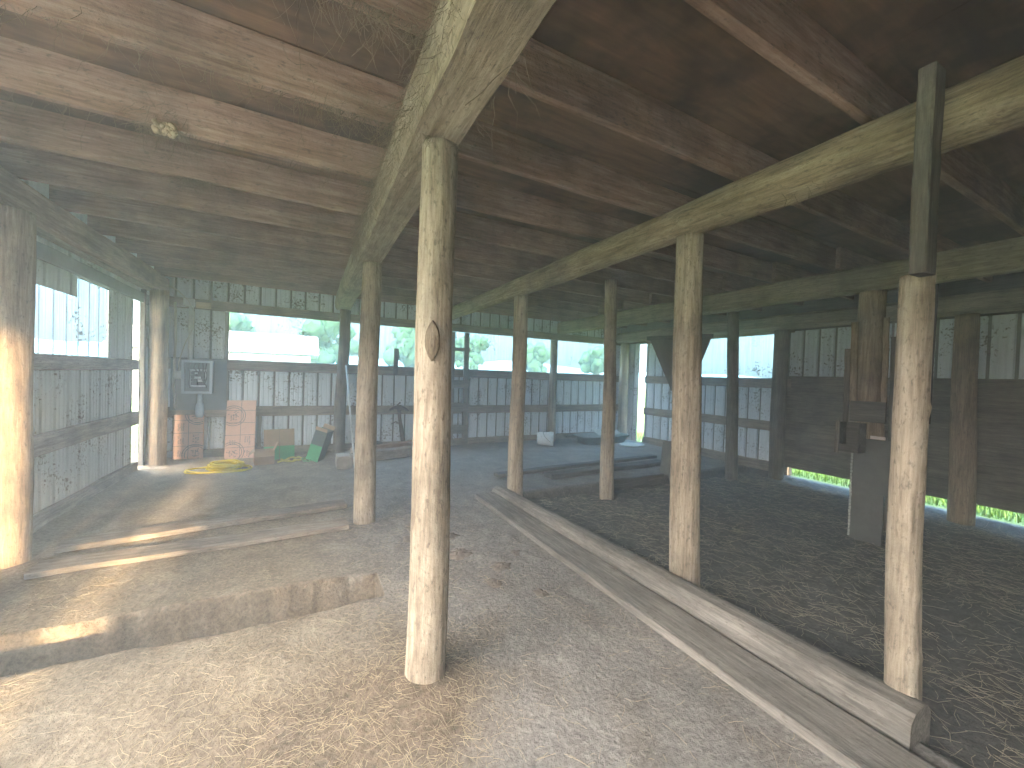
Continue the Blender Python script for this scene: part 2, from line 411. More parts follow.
girt(wall_left, (XL + .03, 4.1, 2.44), (XL + .03, 7.6, 2.44), .04, .14, 'fascia', 'fascia_board', 14)
girt(wall_left, (XL + .05, 4.1, 2.60), (XL + .05, 7.6, 2.60), .09, .05, 'weathered_y', 'ledge_strip', 15)
girt(wall_left, (XL + .03, 7.135, .0), (XL + .03, 7.135, 2.36), .05, .03, 'greyboard_z', 'stud', 16)
board(MB(), (XL + .035, 7.405, -.02), (XL + .035, 7.405, 2.56), .05, .05, (1, 0, 0), 10, .004, 17).build('stud', 'dark_z', wall_left)
corr(MB(), 'y', XL + .012, -1, 4.1, 5.62, 2.16, 2.40, depth=.012).build('cover_strip', 'metal_dirty', wall_left)
tag(corr(MB(), 'y', XL - .001, -1, 4.06, 6.375, 1.565, 2.365, depth=.016).build('window_1', 'pane_left', origin=(XL, 4.4, 1.56)),
    'clear ribbed plastic window in the left wall', 'window', kind='structure')
# right wall: far part metal and window, near part planks below, metal above
mb = MB()
corr(mb, 'y', XR, 1, 3.75, 7.14, -.15, 1.63, rib_shade=True); corr(mb, 'y', XR, 1, 5.85, 7.14, 1.63, 2.42, rib_shade=True); corr(mb, 'y', XR, 1, 3.75, 4.10, 1.63, 2.42, rib_shade=True); corr(mb, 'y', XR, 1, 3.75, 7.14, 2.42, 2.5, rib_shade=True)
corr(mb, 'y', XR, 1, 7.37, YB, -.15, 2.5, rib_shade=True); corr(mb, 'y', XR, 1, 7.14, 7.37, 2.42, 2.5, rib_shade=True)
corr(mb, 'y', XR, 1, YF, 3.75, 1.6, 2.5, rib_shade=True)
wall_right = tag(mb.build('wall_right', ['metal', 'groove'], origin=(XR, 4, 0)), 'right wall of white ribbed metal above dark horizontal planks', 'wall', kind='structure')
for i, (z, h) in enumerate(((.76, .17), (1.535, .17), (2.5, .15), (.02, .2))):
    girt(wall_right, (XR - .03, 3.8, z), (XR - .03, 7.13, z), .045, h, 'weathered_y', seed=20 + i)
for k in range(3): board(MB(), (XR - .01, YF, 2.56 + k * .21), (XR - .01, YB, 2.56 + k * .21), .03, .22, (0, 0, 1), 20, .002, 120 + k).build('upper_board', 'dark_y', wall_right)
zz = [(.09, .35), (.32, .595), (.603, .88), (.85, 1.12), (1.09, 1.40), (1.37, 1.665)]
for i, (a, b) in enumerate(zz):
    for k, (y0, y1) in enumerate(((YF + .05, 1.722), (1.72, 3.86))):
        if k == 0 and i == 2: a -= .03
        dz = 0
        board(MB(), (XR - .035 - .032 * ((i + k) % 2), y0, (a + b) / 2 + dz), (XR - .035 - .032 * ((i + k) % 2), y1, (a + b) / 2), .03, b - a, (0, 0, 1), 18, .003, 40 + i * 2 + k, .006).build('plank', 'plank_y', wall_right)
tag(corr(MB(), 'y', XR - .001, 1, 4.10, 5.85, 1.615, 2.425, depth=.016).build('window_4', 'pane', origin=(XR, 5, 1.62)),
    'clear ribbed plastic window in the right wall', 'window', kind='structure')
# wall behind the camera: upright boards with a few narrow gaps
gaps = [(-1.98, -1.74, 1.35, 3.05), (-1.20, -.97, .45, 1.9), (-1.40, -1.34, .8, 1.7), (-.86, -.80, 1.2, 1.8)]
mb = MB(); x = XL; i = 0
edges = sorted(gaps)
cur = XL
for g in edges:
    n = max(1, round((g[0] - cur) / .2))
    for k in range(n):
        a, b = cur + (g[0] - cur) * k / n, cur + (g[0] - cur) * (k + 1) / n
        mb.box(a, b, YF - .03, YF, -.1, ZT)
    mb.box(g[0], g[1], YF - .03, YF, -.1, g[2]); mb.box(g[0], g[1], YF - .03, YF, g[3], ZT); cur = g[1]
n = 48
for k in range(n):
    a, b = cur + (XR - cur) * k / n, cur + (XR - cur) * (k + 1) / n
    mb.box(a, b, YF - .03, YF, -.1, ZT)
tag(mb.build('wall_front', 'plank_z', origin=(2, YF, 0)), 'upright board wall behind the viewer', 'wall', kind='structure')
# roof deck
mb = MB()
yy = -2.6
while yy < 8.5:
    y2 = min(yy + 1.22, 8.55)
    for (a, b) in ((-2.5, -.06), (-.055, 2.38), (2.385, 4.82), (4.825, 8.0)): mb.box(a, b, yy, y2 - .006, 3.1 + .002 * random.random(), 3.125)
    yy = y2
mb.box(-2.55, 8.05, -2.65, 8.6, 3.13, 3.15); mb.box(-3.7, -2.55, 4.2, 8.6, 3.10, 3.15)  # second box: unseen side eave added to block high sky at the door gap
tag(mb.build('ceiling', 'deck', origin=(0, 0, 3.1)), 'brown plywood roof decking seen from below', 'ceiling', kind='structure')

# ------------------------------------------------------------------ posts
def post(p0, p1, r0, r1, label, mat='log_z', seed=0, rough=.05, knots=(), name='log_post', seg=28, rings=44, bend=.01, groove=(), group=None):
    o = log(MB(), p0, p1, r0, r1, seg, rings, seed, rough, knots, bend, groove).build(name, mat)
    return tag(o, label, 'post', group)
def fz(x, y): return floor_z(x, y, False) - .03
# th: a = d x up ; for upright posts up=(0,1,0): a=(-1,0,0)... b=(0,-1,0): th=pi/2 faces the camera (-y), th=0 faces -x
cp = post((.555, 1.88, fz(.555, 1.88)), (.575, 1.93, 2.618), .098, .086, 'thick peeled log post in the foreground with a large eye-shaped knot', seed=1.2, rough=.035, seg=48, rings=120,
          knots=((.628, 1.25, .05, .016), (.335, .95, .018, .012), (.13, 1.7, .07, .008)), bend=.012)
# the eye shaped knot, its grain rings raised from the surface
def knot(parent, cx, cz, th, r, w, h, pc):
    mb = MB()
    rings = []
    for k in range(7):
        f = 1 - k / 6; ring = []
        for j in range(28):
            a = 2 * math.pi * j / 28
            u = math.cos(a) * w * f; vv = math.sin(a) * h * f
            u *= (1 - .45 * abs(math.sin(a)) ** 3)
            vv += -.25 * h * (1 - f)
            ang = th + u / r; rad = r + .003 + .010 * (1 - f) - (.009 if k == 6 else 0) + (.003 if k % 2 else 0)
            ring.append(V((pc[0] - math.cos(ang) * rad, pc[1] - math.sin(ang) * rad, cz + vv)))
        rings.append(ring)
    mb.loft(rings, True)
    return mb.build('knot', 'knot', parent)
cz = 1.655
knot(cp, 0, cz, 1.22, .098, .034, .095, (.562, 1.905))
post((.565, 4.18, fz(.565, 4.18)), (.60, 4.34, 2.618), .106, .095, 'peeled log post behind the foreground post, under the squared beam', seed=3.1, rough=.04)
post((.60, 7.85, fz(.6, 7.85)), (.64, 7.86, 2.618), .10, .09, 'log post against the back wall at the far end of the squared beam', 'log_dark', seed=4.4)
post((2.525, 1.93, -.13), (2.47, 1.98, 2.56), .11, .092, 'grooved log post rising beside the long sill timber, under the round log beam', seed=5.3, rough=.04, seg=48, rings=80,
     groove=((2.15, .16, .16), (.9, .1, .06)), knots=((.72, 1.2, .03, .015),))
post((2.39, 4.36, fz(2.36, 4.55)), (2.42, 4.42, 2.52), .098, .088, 'log post at the far end of the sill timber', seed=6.1, rough=.05)
post((3.68, 4.10, -.15), (3.66, 4.16, 2.845), .095, .078, 'knobbly log post at the far edge of the sunken pen, before the long grey boards', seed=7.7, rough=.08, knots=((.1, 1.6, .05, .02), (.3, 1.2, .04, .015)))
post((6.42, 4.12, -.14), (6.40, 4.2, 2.70), .095, .085, 'log post in front of the right wall window', 'log_dark', seed=8.2, rough=.06)
post((5.50, 1.98, -.14), (5.50, 2.02, 2.555), .13, .115, 'log post clad with boards in the dark right half of the pen', 'log_brown', seed=9.4, rough=.06)
post((7.28, 1.70, -.14), (7.30, 1.74, 2.46), .12, .105, 'log post against the dark planks of the right wall', 'log_brown', seed=10.9, rough=.05)
post((7.32, 3.90, -.14), (7.33, 3.92, 2.46), .115, .11, 'log post between the right wall window and the planked part', 'log_dark', seed=11.5, rough=.05)
post((5.46, 4.30, -.14), (5.46, 4.34, 2.555), .10, .09, 'post half hidden behind the grooved post, carrying a dark gusset', 'log_dark', seed=12.6)
post((7.36, 7.72, -.06), (7.36, 7.74, 2.46), .125, .11, 'log post in the far right corner beside the bright gap', 'log_z', seed=13.6)
post((5.26, 7.88, -.06), (5.28, 7.92, 2.40), .10, .085, 'log post standing in the middle of the back wall window', 'log_z', seed=14.6)
post((-1.925, 4.28, fz(-1.87, 4.28)), (-1.92, 4.30, 2.595), .122, .118, 'thick rough post at the left edge, before the left wall window', 'log_brown', seed=15.1, rough=.06, seg=40, rings=80)
post((-1.90, 7.56, fz(-1.86, 7.5)), (-1.89, 7.56, 2.595), .12, .11, 'brown post in the far left corner beside the grass-bright gap', 'log_brown', seed=16.1, rough=.05)
# leaning post at the right, with a squared timber on top of it
t = thing('leaning_post', 'leaning speckled log post at the right with a squared timber nailed on top', 'post', (2.43, .72, -.12))
log(MB(), (2.455, .725, -.13), (2.45, .745, 2.02), .064, .058, 40, 90, 21.3, .07, ((.2, 1.5, .03, .008), (.33, 1.1, .04, .010), (.47, .3, .04, .012), (.72, 1.9, .03, .007), (.56, 1.3, .03, .010)), .012).build('trunk', 'log_z', t)
board(MB(), (2.315, .69, 1.99), (2.292, .685, 2.835), .112, .055, (0, 1, 0), 14, .004, 77).build('squared_timber', 'dark_z', t)
mb = MB(); pts = []
for k in range(16):
    f = k / 15; ang = 1.75 + .25 * math.sin(f * 3); pts.append((2.451 + .002 * f - .060 * math.cos(ang) , .742 - .060 * math.sin(ang), 1.97 - .62 * f))
mb.tube(pts, [.006 * (1 - .7 * k / 15) + .001 for k in range(16)], 5); mb.build('crack', 'black_wire', t)

# ------------------------------------------------------------------ beams
mb = MB(); rings = []
for i in range(90):
    tt = i / 89; y = -2.1 + tt * 10.1
    xl = .41 + .012 * (y - 1) + .012 * nz(y * 1.3, 2.2) + .007 * nz(y * 6, 1.2); xr = .645 + .012 * (y - 1) + .008 * nz(y * 1.1, 7.2)
    zb = 2.625 + .006 * nz(y * 2, 3); zt = 2.852
    wane = .05 + .02 * nz(y * 1.7, 8.8)
    rings.append([V(p) for p in ((xl + wane * .35, y, zb), (xr - .008, y, zb), (xr, y, zb + .01), (xr, y, zt), (xl - .01, y, zt), (xl - .022, y, zb + .13), (xl - .012, y, zb + wane))])
mb.loft(rings, True, 0, False)
o = mb.build('squared_beam', 'beam_y')
tag(o, 'squared timber beam with a bark-edged side, running from overhead to the back wall', 'beam')
mb = MB()
log(mb, (2.44, -2.0, 2.675), (2.50, 8.0, 2.675), .13, .115, 36, 200, 33.1, .075, ((.25, 2.4, .07, .02), (.395, 2.9, .08, .03), (.41, 2.3, .06, .03), (.55, 2.7, .06, .02), (.33, 1.6, .05, .02)), .022)
vv = mb.v
mb.v = [(x, y, min(z, 2.842)) for x, y, z in vv]
mb.v = [(x, y, max(z, 2.565 if abs(y - 1.95) < .25 else (2.53 if y > 4 else 2.4))) for x, y, z in mb.v]
tag(mb.build('log_beam', 'log_y'), 'round peeled log beam crossing the picture on the right of the foreground post', 'beam')
o = board(MB(), (5.50, -2.1, 2.705), (5.50, 8.0, 2.705), .17, .28, (0, 0, 1), 60, .012, 51, .03).build('timber_beam', 'beam_y')
tag(o, 'pale brown timber beam over the dark pen, further right than the log beam', 'beam')
o = board(MB(), (7.36, -2.1, 2.60), (7.36, 8.0, 2.60), .16, .26, (0, 0, 1), 60, .012, 52, .05).build('wall_plate', 'weathered_y')
tag(o, 'timber plate along the top of the right wall', 'beam')
o = board(MB(), (-1.94, 3.0, 2.725), (-1.94, 8.0, 2.725), .10, .245, (0, 0, 1), 40, .006, 53, .01).build('wall_plate', 'joist_y')
tag(o, 'timber plate on the posts of the left wall', 'beam')

# ------------------------------------------------------------------ joists
rows = [2.30 + .69 * k for k in range(-3, 9)]
ords = ['nearest the viewer', 'second row from the viewer', 'third row from the viewer', 'fourth row from the viewer', 'fifth row from the viewer', 'sixth row from the viewer', 'seventh row from the back wall' , 'fifth row from the back wall', 'fourth row from the back wall', 'third row from the back wall', 'second row from the back wall', 'last row before the back wall']
ords[6] = 'sixth row from the back wall'
bays = (('left bay', -2.02, .70, 0.0), ('middle bay', .47, 5.64, .062), ('right bay', 5.36, 7.46, .0))
for i, y in enumerate(rows):
    for b, (nm, x0, x1, dy) in enumerate(bays):
        if i == 0 and b == 0: continue
        y1 = y + dy + .012 * nz(i * 3.3, b * 2.1)
        o = board(MB(), (x0, y1, 2.977), (x1, y1 + .015 * nz(i, b * 7), 2.977), .048, .240, (0, 0, 1), 16, .005, i * 4 + b + 100, .004).build('roof_joist', 'joist_x')
        tag(o, 'brown roof joist over the %s, %s' % (nm, ords[i]), 'joist', 'joists over the ' + nm)
# small blocks on the joists (upper left)
# cobwebs and hay strands hanging from the roof timbers
def strands(mb, n, px, zf, lmin, lmax, r=.0012):
    for _ in range(n):
        x, y = px(); z = zf(x, y); L = random.uniform(lmin, lmax) * random.random(); p = [V((x, y, z))]
        d = V((random.uniform(-.7, .7), random.uniform(-.5, .5), -1)).normalized()
        for k in range(4):
            d = (d + V((random.uniform(-.6, .6), random.uniform(-.5, .5), random.uniform(-.3, .35)))).normalized(); p.append(p[-1] + d * L / 4)
        mb.tube(p, r * random.uniform(.5, 1.1), 3, cap=False)
mb = MB()
jr = [1.61, 2.30, 2.99, 3.68]
def onjoist():
    y = random.choice(jr[:3] + jr[:2]); x = random.uniform(-1.5, .38) if random.random() < .5 else random.gauss(.2, .18)
    return min(x, .4), y - .024
strands(mb, 1300, onjoist, lambda x, y: 2.86 + random.uniform(0, .2) * (random.random() < .3), .05, .30)
strands(mb, 1500, lambda: (.40 + random.uniform(-.02, .02), random.uniform(1.2, 4.2)), lambda x, y: random.uniform(2.64, 2.86), .05, .26)
strands(mb, 350, lambda: (random.gauss(-.75, .07), 2.97), lambda x, y: 2.86 + random.uniform(-.0, .16), .06, .3)
strands(mb, 260, lambda: (random.gauss(-.72, .06), 3.66), lambda x, y: 2.86, .04, .2)
strands(mb, 60, lambda: (.55 + random.uniform(-.1, .12), 1.86), lambda x, y: 2.62, .05, .18)
strands(mb, 40, lambda: (2.4 + random.uniform(-.1, .02), random.uniform(1, 3.4)), lambda x, y: 2.57, .05, .22)
strands(mb, 14, lambda: (.66, random.uniform(1.1, 1.7)), lambda x, y: 2.63, .15, .4)
tag(mb.build('hay_strands', 'web', origin=(0, 0, 2.6)), 'dusty hay and cobweb strands hanging from the roof timbers', 'cobweb', kind='stuff')
# wasp nest
mb = MB()
for k in range(70):
    c = V((-.73 + random.uniform(-.045, .045), 2.97 + random.uniform(-.03, .0), 2.842 + random.uniform(-.03, .03)))
    s = random.uniform(.008, .018); q = [c + V((math.cos(a) * s * math.cos(e), math.sin(a) * s * math.cos(e), s * math.sin(e))) for e in (-1.2, -.4, .4, 1.2) for a in [2 * math.pi * j / 7 for j in range(7)]]
    mb.loft([q[0:7], q[7:14], q[14:21], q[21:28]])
tag(mb.build('mud_nest', 'straw'), 'pale lump of a nest stuck under a joist at upper left', 'nest')

# ------------------------------------------------------------------ floor timbers
# walkway plank and sill timber
o = board(MB(), (2.0, 4.42, .028), (2.04, .3, .028), .27, .05, (0, 0, 1), 40, .006, 61, .006).build('walkway_plank', 'greyboard_y')
tag(o, 'long flat plank on the dirt along the left side of the sill timber', 'plank')
mb = MB(); rings = []
for i in range(60):
    tt = i / 59; y = 4.47 - tt * 3.84; cx = 2.205 + tt * .145; hw = .078 + .03 * tt; e = .006 * nz(y * 4, 1) + .004 * nz(y * 13, 2)
    zt = .115 + .03 * tt + .006 * nz(y * 2.2, 5)
    rings.append([V(p) for p in ((cx - hw, y, -.02), (cx + hw, y, -.12), (cx + hw + e, y, zt - .05), (cx + hw - .03, y, zt - .008), (cx + hw - .07, y, zt + e), (cx - hw + .05, y, zt - .004 + e), (cx - hw + .012, y, zt - .028), (cx - hw + e, y, zt - .06))])
mb.loft(rings, True, 0, False)
tag(mb.build('sill_timber', 'greyboard_y'), 'heavy weathered timber edging the sunken pen, ending at the leaning post', 'timber')
# planks on the left floor
def plank(a, b, w, h, mat, label, name='floor_plank', seed=0, group=None, tilt=0):
    za = floor_z(a[0], a[1], False); zb = floor_z(b[0], b[1], False)
    up = (0, math.sin(tilt), math.cos(tilt))
    o = board(MB(), (a[0], a[1], za + h / 2 + .012 + (a[2] if len(a) > 2 else 0)), (b[0], b[1], zb + h / 2 + .012 + (b[2] if len(b) > 2 else 0)), w, h, up, 26, .006, seed, .005).build(name, mat)
    return tag(o, label, 'plank', group)
plank((-1.70, 4.42), (.43, 4.70), .20, .045, 'weathered_x', 'dusty plank on the dirt, farther of the two left of the log posts', seed=62)
plank((-1.66, 3.98), (.40, 4.10), .22, .04, 'weathered_x', 'dusty plank on the dirt, nearer of the two, ending in a hooked tip', seed=63)
plank((2.55, 5.25), (6.1, 5.50), .14, .05, 'dark_x', 'long grey board on the dirt beyond the pen, farther of two', seed=64)
plank((3.25, 4.92), (5.75, 5.02), .20, .07, 'dark_x', 'thicker grey board on the dirt beyond the pen, nearer of two', seed=65)
o = board(MB(), (3.82, 4.41, -.07), (5.10, 4.41, -.07), .05, .20, (0, 0, 1), 20, .006, 66).build('kerb_board', 'dark_x'); tag(o, 'dark board on edge holding back the dirt at the far side of the pen', 'plank')
mb = MB()
for k in range(60):   # dirt clods on the walkway
    pass
# timbers stacked by the back wall
plank((.72, 6.85), (2.05, 7.30, .0), .20, .15, 'weathered_x', 'squared timber on the floor behind the log posts, lower one of a pair', 'stacked_timber', 67)
plank((.75, 7.17), (2.15, 7.58, .04), .15, .17, 'joist_x', 'squared timber behind its lower partner, by the back wall', 'stacked_timber', 68)
# concrete block
mb = MB(); mb.box(.50, .68, 6.86, 7.2, 0, .19, 0); mb.box(.53, .60, 6.852, 6.86, .04, .09, 1); mb.box(.62, .66, 6.852, 6.86, .03, .07, 1)
mb2 = MB(); rings = []
for i in range(9):
    yy = 6.86 + i * .04
    rings.append([V((.59 + .10 * c * (1 + .1 * nz(c * 3, yy * 9)), yy, .10 + .10 * s_ * (1 + .1 * nz(s_ * 3, yy * 7)))) for c, s_ in ((-1, -.9), (0, -1), (1, -.9), (1.05, 0), (.95, .9), (0, 1), (-.95, .95), (-1.05, 0))])
mb2.v = []
mb2.loft(rings, True, 0, False)
mb2.v = [(x - .02, y - .38, z) for x, y, z in mb2.v]
tag(mb2.build('stone_block', 'concrete'), 'chipped beige masonry block on the dirt below the white pole', 'block')

# ------------------------------------------------------------------ boards and boxes on post 5.5
t = thing('post_cladding', 'grey plywood and upright boards wrapped round the post in the dark pen', 'boarding', (5.3, 1.9, -.12))
mb = MB(); mb.box(5.27, 5.30, 1.735, 2.04, .40, .965); mb.box(5.275, 5.30, 1.77, 2.05, -.13, .40); mb.build('lower_panel', 'ply_grey', t)
mb = MB(); mb.box(5.30, 5.58, 2.02, 2.045, -.13, .95); mb.build('side_panel', 'ply_grey', t)
mb = MB()
for k in range(30):
    z = -.1 + k * .036; mb.box(5.266, 5.2745, 2.036 + .006 * nz(k * .7, 2), 2.052 + .010 * nz(k * 1.3, 5), z, z + .03)
mb.build('torn_edge', 'pale_panel', t)
board(MB(), (5.335, 2.145, .86), (5.335, 2.155, 1.93), .05, .025, (1, 0, 0), 10, .006, 81).build('upright_board', 'plank_z', t)
board(MB(), (5.335, 2.075, 1.30), (5.335, 2.10, 2.22), .06, .03, (1, 0, 0), 10, .006, 82).build('upright_board', 'log_brown', t)
board(MB(), (5.335, 1.825, 1.24), (5.335, 1.835, 2.24), .045, .03, (1, 0, 0), 10, .005, 83).build('upright_board', 'log_brown', t)
board(MB(), (5.38, 1.755, .92), (5.38, 1.765, 2.04), .075, .03, (1, 0, 0), 10, .006, 84).build('upright_board', 'dark_z', t)
mb = MB(); mb.box(5.31, 5.335, 1.80, 2.10, 1.14, 1.36); mb.build('cross_board', 'dark_y', t)
mb = MB(); mb.box(5.30, 5.33, 1.70, 1.765, .05, .60); mb.build('dark_strip', 'dark_z', t)
t2 = thing('feed_box', 'small dark open feed box fixed to the left of the clad post', 'box', (5.2, 2.0, .82))
mb = MB()
for (a, b, c, d, e, f) in ((5.10, 5.12, 1.93, 2.11, .82, .90), (5.24, 5.26, 1.93, 2.11, .82, 1.13), (5.10, 5.24, 1.93, 1.945, .82, 1.12), (5.10, 5.24, 2.095, 2.11, .82, 1.13), (5.12, 5.24, 1.945, 2.095, .82, .84)): mb.box(a, b, c, d, e, f)
mb.build('box_body', 'dark_y', t2)
mb = MB(); mb.box(5.09, 5.10, 2.10, 2.135, .80, 1.15); mb.build('corner_batten', 'plank_z', t2)
mb = MB(); mb.box(5.262, 5.272, 1.775, 1.895, .972, 1.005)
tag(mb.build('paper_strip', 'label_paper'), 'small pale strip on the boarding of the clad post', 'strip')
# gusset on the hidden post, and the panel below
t = thing('gusset', 'dark V-shaped plywood gusset high on the half hidden post', 'gusset', (5.33, 4.3, 1.5))
mb = MB(); w = [(3.83, 2.17), (4.99, 2.22), (4.50, 1.36), (4.16, 1.40)]
mb.add([(5.32, y, z) for y, z in w] + [(5.345, y, z) for y, z in w], [(0, 1, 2, 3), (7, 6, 5, 4), (0, 4, 5, 1), (1, 5, 6, 2), (2, 6, 7, 3), (3, 7, 4, 0)]); mb.build('gusset_plate', 'ply_gusset', t)
board(MB(), (5.30, 3.78, 2.19), (5.30, 5.03, 2.24), .03, .07, (0, 0, 1), 8, .004, 85).build('top_batten', 'dark_y', t)
mb = MB(); m4 = Matrix.Translation((5.27, 4.40, -.15)) @ Matrix.Rotation(.06, 4, 'Y')
mb.add([m4 @ V(p) for p in ((-.02, -.26, 0), (.02, -.26, 0), (.02, .22, 0), (-.02, .22, 0), (-.02, -.24, .74), (.02, -.24, .74), (.02, .20, .66), (-.02, .20, .66))], [(3, 2, 1, 0), (4, 5, 6, 7), (0, 1, 5, 4), (1, 2, 6, 5), (2, 3, 7, 6), (3, 0, 4, 7)])
o = mb.build('plywood_offcut', 'ply_gusset'); tag(o, 'grey plywood offcut leaning upright at the far edge of the pen', 'panel')

# ------------------------------------------------------------------ electrical corner
t = thing('breaker_panel', 'open grey electrical breaker panel on the back wall', 'electrical panel', (-1.5, 7.95, 1.08))
mb = MB(); mb.box(-1.86, -1.135, YB - .068, YB - .056, .79, 1.63); o = mb.build('backing_board', 'backing_ply'); tag(o, 'dark blue-grey board behind the electrical panel', 'board')
yp = YB - .07
mb = MB(); x0, x1, z0, z1 = -1.69, -1.31, 1.07, 1.585
mb.box(x0, x1, yp - .012, yp, z0, z1); mb.build('back_plate', 'steel_cavity', t)
mb = MB(); mb.box(x0, x0 + .012, yp - .13, yp - .012, z0, z1); mb.box(x1 - .012, x1, yp - .13, yp - .012, z0, z1)
mb.box(x0 + .012, x1 - .012, yp - .13, yp - .012, z0, z0 + .012); mb.box(x0 + .012, x1 - .012, yp - .13, yp - .012, z1 - .012, z1)
mb.box(x0 - .006, x0 + .03, yp - .138, yp - .13, z0 - .006, z1 + .006); mb.box(x1 - .03, x1 + .006, yp - .138, yp - .13, z0 - .006, z1 + .006)
mb.box(x0 + .03, x1 - .03, yp - .138, yp - .13, z0 - .006, z0 + .03); mb.box(x0 + .03, x1 - .03, yp - .138, yp - .13, z1 - .03, z1 + .006); mb.build('enclosure', 'steel_box', t)
mb = MB(); mb.box(-1.61, -1.585, yp - .03, yp - .014, 1.17, 1.45); mb.box(-1.425, -1.40, yp - .03, yp - .014, 1.17, 1.45); mb.box(-1.585, -1.425, yp - .03, yp - .014, 1.17, 1.195); mb.box(-1.585, -1.425, yp - .03, yp - .014, 1.425, 1.45); mb.build('inner_plate', 'contact', t)
for k in range(4):
    for sx in (0, 1):
        mb = MB(); xx = -1.585 + sx * .09; mb.box(xx, xx + .08, yp - .085, yp - .031, 1.20 + k * .055, 1.247 + k * .055, 0); brk = mb.build('breaker', 'breaker', t)
        mb = MB(); mb.box(xx + (.05 if sx else .012), xx + (.066 if sx else .028), yp - .10, yp - .085, 1.212 + k * .055, 1.236 + k * .055, 0); mb.build('toggle', 'steel_dark', brk)
mb = MB(); mb.box(-1.545, -1.46, yp - .09, yp - .086, 1.30, 1.335); mb.box(-1.50, -1.44, yp - .092, yp - .087, 1.25, 1.29); mb.box(-1.54, -1.50, yp - .091, yp - .086, 1.375, 1.40); mb.build('terminal', 'contact', t)
for k, (xa, xb) in enumerate(((-1.62, -1.60), (-1.41, -1.385))):
    mb = MB(); mb.tube([(xa + .02, yp - .05, 1.56), (xa, yp - .07, 1.45), (xb, yp - .07, 1.36), (xa, yp - .06, 1.22), (xb, yp - .06, 1.15)], .006, 6); mb.build('wiring', 'black_wire', t)
for k in range(3):
    mb = MB(); mb.tube([(-1.53 + k * .04, yp - .05, 1.56), (-1.55 + k * .06, yp - .09, 1.48), (-1.52 + k * .04, yp - .06, 1.42)], .007, 6); mb.build('wiring', 'black_wire', t)
# conduit from above, grey fitting below
t = thing('conduit', 'white plastic conduit running from the ceiling to the breaker panel', 'conduit', (-1.6, 7.97, 1.6))
mb = MB(); mb.tube([(-1.60, yp - .07, 1.595), (-1.60, yp - .07, 2.44)], .033, 14); mb.build('pipe', 'pvc', t)
mb = MB(); mb.box(-1.69, -1.56, yp - .12, yp - .03, 2.445, 2.56); mb.tube([(-1.62, yp - .075, 2.50), (-1.62, yp - .14, 2.51)], .03, 12); mb.build('elbow_box', 'pvc', t)
mb = MB(); mb.tube([(-1.47, yp - .07, 1.06), (-1.47, yp - .07, .92), (-1.47, yp - .07, .88), (-1.47, yp - .075, .72), (-1.47, yp - .075, .68)], [.033, .035, .055, .06, .045], 14)
tag(mb.build('cable_fitting', 'blue_steel'), 'blue-grey pipe fitting hanging under the breaker panel', 'pipe fitting')
mb = MB(); mb.box(-1.81, -1.70, yp - .05, yp, 1.29, 1.42); mb.box(-1.795, -1.715, yp - .058, yp - .05, 1.305, 1.405); mb.box(-1.77, -1.74, yp - .07, yp - .058, 1.33, 1.38)
tag(mb.build('switch_box', 'white_plastic'), 'white switch box left of the breaker panel', 'switch')
mb = MB(); mb.tube([(-1.80, yp - .02, .82), (-1.815, yp - .02, 1.3), (-1.80, yp - .02, 1.9), (-1.81, yp - .02, 2.5)], .017, 8)
tag(mb.build('vertical_cable', 'wire_white'), 'pale pipe running up the wall left of the switch box', 'pipe')
mb = MB(); mb.tube([(-1.745, yp - .06, 1.42), (-1.74, yp - .1, 1.55), (-1.66, yp - .12, 1.85), (-1.56, yp - .12, 2.1), (-1.55, yp - .12, 2.35), (-1.62, yp - .15, 2.52), (-1.75, yp - .2, 2.66), (-1.95 + .12, yp - .35, 2.70)], .007, 6)
tag(mb.build('loose_wire', 'wire_white'), 'thin loose wire looping from the ceiling to the switch box', 'wire')
mb = MB(); mb.box(-1.545, -1.36, yp - .04, YB - .054, 2.435, 2.53); tag(mb.build('wood_block', 'newwood'), 'pale fresh wood block on the top rail beside the conduit', 'block')

